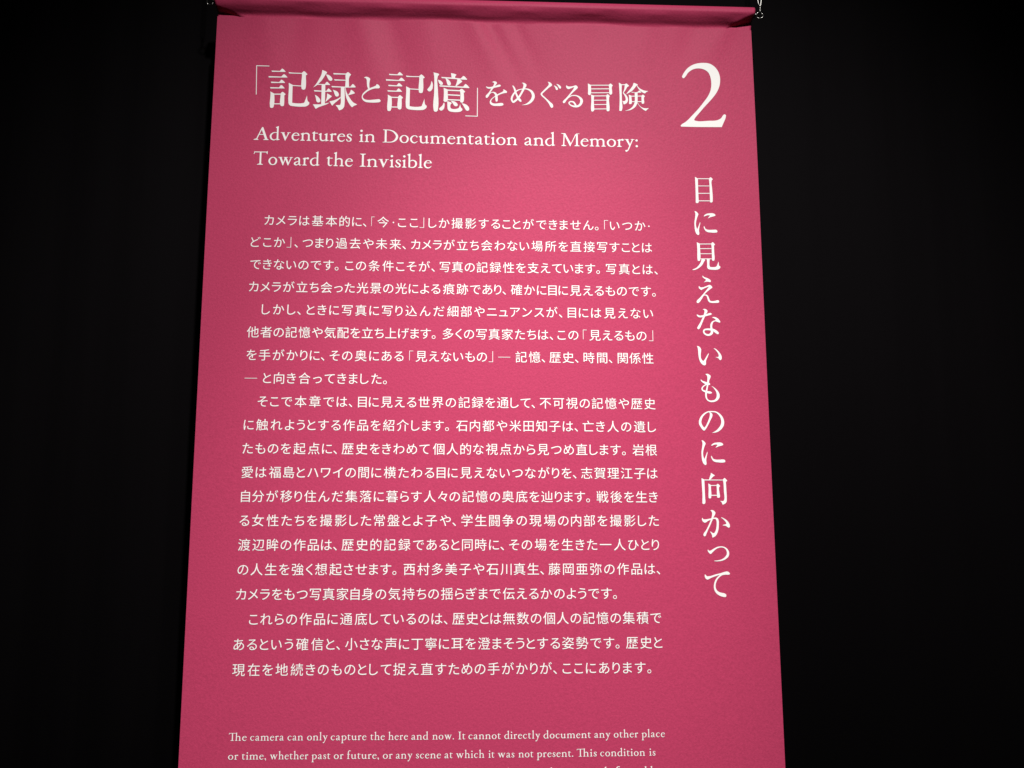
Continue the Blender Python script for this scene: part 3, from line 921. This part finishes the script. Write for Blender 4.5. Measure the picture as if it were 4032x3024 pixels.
bowl = lambda s, x0: br((x0 + 2, 26, 2.5), (x0 + 9, 30.5, 4), (x0 + 17, 30.3, 5), (x0 + 24, 25, 7), (x0 + 26, 17, 7.5), (x0 + 23.5, 8, 7), (x0 + 17, 2.4, 5.2), (x0 + 9, 1.0, 3.8), (x0 + 1, 2.6, 3.2))
GLYPH = {
    'i': (16.8, st(8.6, 0, 32) + ft(8.6) + fl(8.6, 34) + disc(8.3, 46.5, 4.7)),
    'l': (17.6, st(9, 0, 56) + ft(9, 8.6, 8.6) + fl(9, 59.5)),
    'n': (41, st(8.7, 0, 31) + ft(8.7) + fl(8.7, 33.8) + arch(8.7, 32.6) + ft(32.6)),
    'h': (41, st(9, 0, 56) + ft(9) + fl(9, 59.5) + arch(9, 32.4) + ft(32.4)),
    'm': (62.5, st(8.8, 0, 31) + ft(8.8) + fl(8.8, 33.8) + arch(8.8, 31) + ft(31, 7.5, 7.5) + arch(31, 54) + ft(54)),
    'r': (25.5, st(8.3, 0, 31) + ft(8.3, 8.2, 9.4) + fl(8.3, 33.6) + br((10.5, 25, 2.5), (14, 29.5, 4), (19, 30.8, 5)) + disc(21.4, 29.8, 4.3)),
    'u': (38.4, fl(6.9, 33.6) + br((6.9, 30, 6.9), (6.9, 20, 6.9), (7.2, 10, 6.9), (9.6, 4.6, 6.6), (15, 1.9, 5.2), (21, 2.8, 4), (27.5, 7, 2.5)) + st(29.6, 1, 31) + fl(29.6, 33.6) + [[(26.2, -0.8), (33, 0.8), (38.4, 2.4), (38.4, 4.2), (33, 5.5), (26.2, 5.5)]]),
    'e': (30.6, br((27.3, 23.4, 6.2), (25.5, 28, 5), (21, 31, 3.6), (15.5, 31.6, 3.2), (9, 28.3, 5), (4.7, 21, 7), (3.8, 14, 7.3), (6, 7, 6.9), (11, 2.4, 6), (17, 1.0, 5), (23, 2.8, 3.8), (29.4, 8.6, 1.3)) + [[(6, 20.3), (30.2, 20.3), (30.4, 22.6), (6, 23.0)]]),
    'a': (31.8, br((4.3, 24.6, 4.8), (7.6, 29.2, 4), (13.5, 31.8, 4), (19.3, 30.4, 5.6), (22, 26, 6.8), (22.2, 18, 6.9)) + st(22.2, 4, 20) + br((22.2, 6, 6.4), (23.8, 2.2, 4.8), (27.6, 1.4, 3.6), (31.2, 3.9, 1.4)) + br((20, 17, 2.5), (12, 14.2, 4), (5.6, 10.6, 6.4), (4.2, 6.2, 7), (7.4, 2.4, 5.4), (12.4, 1.8, 4.4), (19.4, 5.6, 3))),
    'o': (36.4, br((18, 31.6, 3.4), (10.4, 28.6, 5), (4.9, 21, 7.2), (4.3, 14, 7.5), (8, 6, 6.6), (13, 2.1, 4.6), (18.5, 0.9, 3.4)) + br((18, 31.6, 3.4), (24.4, 29.8, 4.8), (30.4, 24, 7), (32.2, 17, 7.5), (30.2, 8.6, 7), (25.4, 3, 5), (18.5, 0.9, 3.4))),
    'c': (30.8, br((26.8, 26.8, 5.4), (23.5, 30.4, 4), (17, 31.6, 3.2), (9.4, 28, 5.4), (4.5, 20.6, 7.2), (4.1, 13.6, 7.4), (8, 6, 6.6), (14, 1.9, 5), (20, 1.8, 4), (29.8, 8.8, 1.2))),
    'd': (39, br((27.5, 31.2, 3), (20, 32.2, 3.2), (11.4, 28.8, 5), (5.2, 21.4, 7), (4.2, 14.4, 7.4), (7, 6.4, 6.8), (13, 1.8, 5), (19, 1.0, 4), (27.5, 5.4, 2.6)) + st(30.6, 0, 56) + fl(30.6, 59.5) + [[(27.2, -0.8), (33, 0.8), (39, 2.2), (39, 4.0), (34, 5.4), (27.2, 5.4)]]),
    'b': (37, st(7.2, 1.5, 56) + fl(7.2, 59.5) + bowl(1, 7)),
    'p': (38, st(8.4, -20, 31) + fl(8.4, 33.6) + ft(8.4, 8.2, 8.6, -21.5) + bowl(1, 8)),
    't': (22.6, br((7.7, 31, 6.9), (7.7, 18, 6.9), (7.8, 8.5, 6.9), (9.8, 3.6, 6.3), (14, 1.8, 4.8), (18, 2.6, 3.4), (22, 6.2, 1.1)) + [[(0, 31.0), (22.6, 31.0), (22.6, 34.2), (11.2, 34.2), (10.8, 40), (9.6, 40), (0, 32.6)]]),
    's': (23, br((20.2, 26.4, 5.4), (17.4, 30.8, 3.6), (12, 31.7, 3.2), (6.8, 29.2, 5), (5.4, 24.6, 6), (8.6, 19.8, 7), (14.4, 15.6, 7.4), (18.6, 10.6, 7), (18.4, 5.4, 5.4), (14.4, 2, 4), (9, 1.6, 3.4), (4.6, 4, 4.4), (2.4, 9, 4.4))),
    'v': (38, [[(4, 32), (12.6, 32), (21.2, 11), (18.2, -1.2), (16.8, -1.2)], [(28.4, 32), (33, 32), (18.4, -1.2), (16.9, -1.0), (19, 8)], [(0, 31), (15.2, 31), (15.2, 33.4), (0, 33.4)], [(25, 31), (38, 31), (38, 33.4), (25, 33.4)]]),
    'w': (58, [[(4, 32), (12.4, 32), (21.4, 9), (19.4, -1.2), (18, -1.2)], [(25.8, 31), (30.4, 31), (19.8, -1.2), (18.2, -1.2), (20, 9)], [(24, 32), (32.4, 32), (42, 9), (40, -1.2), (38.6, -1.2)], [(49.4, 32), (54, 32), (40.2, -1.2), (38.7, -1.2), (40.6, 9)], [(0, 31), (15.4, 31), (15.4, 33.4), (0, 33.4)], [(22, 31), (38, 31), (38, 33.4), (22, 33.4)], [(45.4, 31), (58, 31), (58, 33.4), (45.4, 33.4)]]),
    'y': (38, [[(4, 32), (12.8, 32), (22, 9), (18.6, 3)], [(0, 31), (15.6, 31), (15.6, 33.4), (0, 33.4)], [(24, 31), (38, 31), (38, 33.4), (24, 33.4)]] + br((31, 32, 4.6), (24, 15, 4.4), (17, -2, 4.6), (12.4, -13, 4.4), (8, -17, 4)) + disc(6.2, -16.4, 4)),
    'f': (22, st(9, 0, 44) + ft(9, 8.2, 9) + br((9, 40, 6.9), (9.6, 49, 6.4), (13, 56, 5), (18.6, 58.8, 4)) + disc(21, 56.8, 3.4) + [[(1.5, 30.6), (21, 30.6), (21, 33.6), (1.5, 33.6)]]),
    'A': (57, br((10.8, 2, 4.4), (31, 50, 4.2)) + [[(28, 48), (33.2, 55.5), (36.4, 50), (53.6, 1), (44.6, 1)], [(19, 21.2), (40, 21.2), (40, 24.2), (19, 24.2)]] + ft(10.4, 10.2, 8) + ft(49, 11.6, 8.6)),
    'D': (60, st(11.4, 1, 53, 8) + br((10, 52.6, 3), (24, 52.4, 3.6), (38, 48, 5.6), (48, 39.5, 8), (54.6, 27.5, 9.4), (51, 14.4, 9), (42, 5.6, 6), (29, 1.7, 3.6), (10, 1.6, 3)) + [[(1.5, 52.2), (12, 50), (12, 54.2), (1.5, 54.2)], [(0, 0), (12, 0), (12, 5), (4, 2.2), (0, 1.9)]]),
    'T': (55.6, st(27.6, 0, 53, 7.4) + ft(27.6, 13, 10.4) + [[(3.6, 57), (5.6, 54.4), (5.6, 50.6), (1.6, 44), (0, 44.4)][::-1], [(5, 54.4), (51, 54.4), (51, 51.3), (8, 51.0)], [(50.6, 54.2), (55.6, 57), (55, 44), (53.4, 44), (50, 51)][::-1]]),
    'I': (23, st(11.6, 0, 54, 7.8) + ft(11.6, 11.4, 11.4) + hd(11.6)),
    'M': (70, br((8.8, 1, 4.6), (11.4, 52, 4.6)) + st(59.8, 0, 51, 7.6) + ft(8.8, 8.8, 10) + ft(59.8, 10, 10) + [[(8.5, 54), (15.5, 54), (38, 9), (34.6, -1), (33, -1)], [(54, 50), (59, 52), (36, 4), (34, 0), (33.4, 4)], [(0, 52), (14, 50), (14, 54.2), (0, 54.2)], [(57, 52), (70, 51.6), (70, 53.6), (57, 53.8)]]),
    ':': (9.2, disc(4.6, 28.2, 4.6) + disc(4.8, 4, 4.6)),
    '.': (9.0, disc(4.5, 4, 4.5)),
    ',': (10.0, disc(4.8, 4, 4.6) + br((7.2, 3.4, 4.4), (8, -2.4, 3.6), (4, -9, 1.2))),
    'Th': (84, st(25, 0, 53, 7.4) + ft(25, 12, 10) + [[(3.6, 57), (5.6, 54.4), (5.6, 50.6), (1.6, 44), (0, 44.4)][::-1], [(5, 54.6), (52, 54.6), (52, 51.6), (7, 51.0)]] + st(52, 0, 57) + ft(52) + [[(48.5, 51), (55.4, 51), (55.4, 59.5)]] + arch(52, 75) + ft(75)),
}
GLYPH_MESH = {k: (w, union(p)) for k, (w, p) in GLYPH.items()}
for grp, word, ua, ub, vb in LATIN_WORDS:
    letters = (['Th'] + list(word[2:])) if (grp == 'paragraph' and word.startswith('Th')) else list(word)
    gap = 3.6 if grp == 'subtitle' else 7.0
    nat = sum(GLYPH_MESH[c][0] for c in letters) + gap * (len(letters) - 1)
    sy = 0.000416 if grp == 'subtitle' else 0.000200
    sx = (ub - ua) / 1000 / nat
    x = 0.0
    for c in letters:
        w, (gv, gf) = GLYPH_MESH[c]
        INK[grp].add([(ua / 1000 + (x + px) * sx, vb / 1000 + py * sy) for px, py in gv], gf)
        x += w + gap

# --- Japanese running text: Blender's own built-in font
EM = 0.0188
LINE_V, LINE_PITCH = 0.181972, 0.03683476
_cache = {}


def glyph(ch):
    """flat mesh of one character in em units, centred vertically on the em box"""
    if ch in _cache:
        return _cache[ch]
    if ch == '「':
        r = union([[(0, 0.49), (0.34, 0.49), (0.34, 0.45), (0.04, 0.45), (0.04, -0.34), (0, -0.34)]])
    elif ch == '」':
        r = union([[(0.34, 0.50), (0.34, -0.43), (0, -0.43), (0, -0.39), (0.30, -0.39), (0.30, 0.50)]])
    elif ch == '―':
        r = union([[(0, -0.02), (1.05, -0.02), (1.05, 0.02), (0, 0.02)]])
    elif ch == '・':
        r = union(disc(0.065, -0.0, 0.065))
    else:
        cu = bpy.data.curves.new('glyph', 'FONT')
        cu.body = ch
        cu.size = 1.0
        cu.resolution_u = 3
        cu.fill_mode = 'BOTH'
        ob = bpy.data.objects.new('glyph', cu)
        C.objects.link(ob)
        dg = bpy.context.evaluated_depsgraph_get()
        me = bpy.data.meshes.new_from_object(ob.evaluated_get(dg))
        r = ([(v.co.x, v.co.y - GLYPH_MID) for v in me.vertices], [tuple(p.vertices) for p in me.polygons])
        bpy.data.objects.remove(ob, do_unlink=True)
        bpy.data.curves.remove(cu)
        bpy.data.meshes.remove(me)
    xs = [v[0] for v in r[0]]
    x0 = min(xs)
    r = ([(x - x0, y) for x, y in r[0]], r[1], max(xs) - x0)
    _cache[ch] = r
    return r


GLYPH_MID = 0.38
_t = glyph('国')
_ys = [v[1] for v in _t[0]]
FONT_K = 0.915 / (max(_ys) - min(_ys))          # bring the built-in font to a true em
GLYPH_MID = GLYPH_MID + (max(_ys) + min(_ys)) / 2
_cache.clear()
CUSTOM = '「」―・'
for line, text, ua, ub in BODY_SEGMENTS:
    k = 0 if line < 4 else 1 if line < 8 else 2 if line < 17 else 3
    gl = [glyph(c) for c in text]
    sc = [EM * (1.0 if c in CUSTOM else FONT_K) for c in text]
    wd = [g[2] * s for g, s in zip(gl, sc)]
    wt = [0.55 if c in '、。' else 1.0 for c in text[1:]]
    span = (ub - ua) / 1000
    squeeze = 1.0
    if len(text) == 1:
        gap = 0
        if text in '「」―':
            squeeze = span / wd[0]
    else:
        gap = (span - sum(wd)) / sum(wt)
    x = ua / 1000
    vb = LINE_V - LINE_PITCH * line
    for i, c in enumerate(text):
        if i:
            x += gap * wt[i - 1]
        PARA[k].add([(x + px * sc[i] * squeeze, vb + py * sc[i]) for px, py in gl[i][0]], gl[i][1])
        x += wd[i]

for pr in list(INK.values()) + PARA:
    pr.build()


# ------------------------------------------------------------------ wire hangers above the rod ends
def hanger(cx, cz, s, label):
    top = 1.1
    z0 = cz + 0.0035
    o = empty('wire_hanger', (cx, 0, z0), label, 'wire hanger', 'wire hangers holding the banner rod')
    g = 0.0026
    left, right = [], []
    pts = []
    # a long narrow wire loop: down one side, through the ring, up the other side
    for k in range(24):
        t = k / 23
        pts.append((-g, 0.0008, top - (top - 0.020) * t))
    for k in range(1, 8):
        t = k / 7
        pts.append((-g + (g + 0.0006) * t ** 1.5, 0.0008, 0.020 - 0.013 * t))
    for k in range(1, 14):
        a = math.pi * k / 13
        pts.append((-0.0006 * math.cos(a) * 1.0 + 0.0, -0.0014 * math.sin(a), 0.007 - 0.0085 * math.sin(a)))
    for k in range(1, 8):
        t = k / 7
        pts.append((0.0006 + (g - 0.0006) * t ** 0.7, -0.0008, 0.007 + 0.013 * t))
    for k in range(1, 24):
        t = k / 23
        pts.append((g, -0.0008, 0.020 + (top - 0.020) * t))
    v, f = tube(pts, 0.00075, 8)
    link_mesh('wire_loop', v, f, [M_STEEL], o)
    # crimp that pinches the two strands together
    v, f = tube([(0, 0, 0.0085), (0.0001, 0, 0.0105), (0, 0, 0.0135)], 0.0015, 12)
    link_mesh('crimp', v, f, [M_STEEL], o)
    return o


hanger(RING[1][0] + 0.0005, RING[1][1] + 0.004, 1, 'twin strand steel wire hooked in the ring at the right end of the banner rod')
hanger(RING[-1][0] - 0.0005, RING[-1][1] + 0.004, -1, 'twin strand steel wire hooked in the ring at the left end of the banner rod')
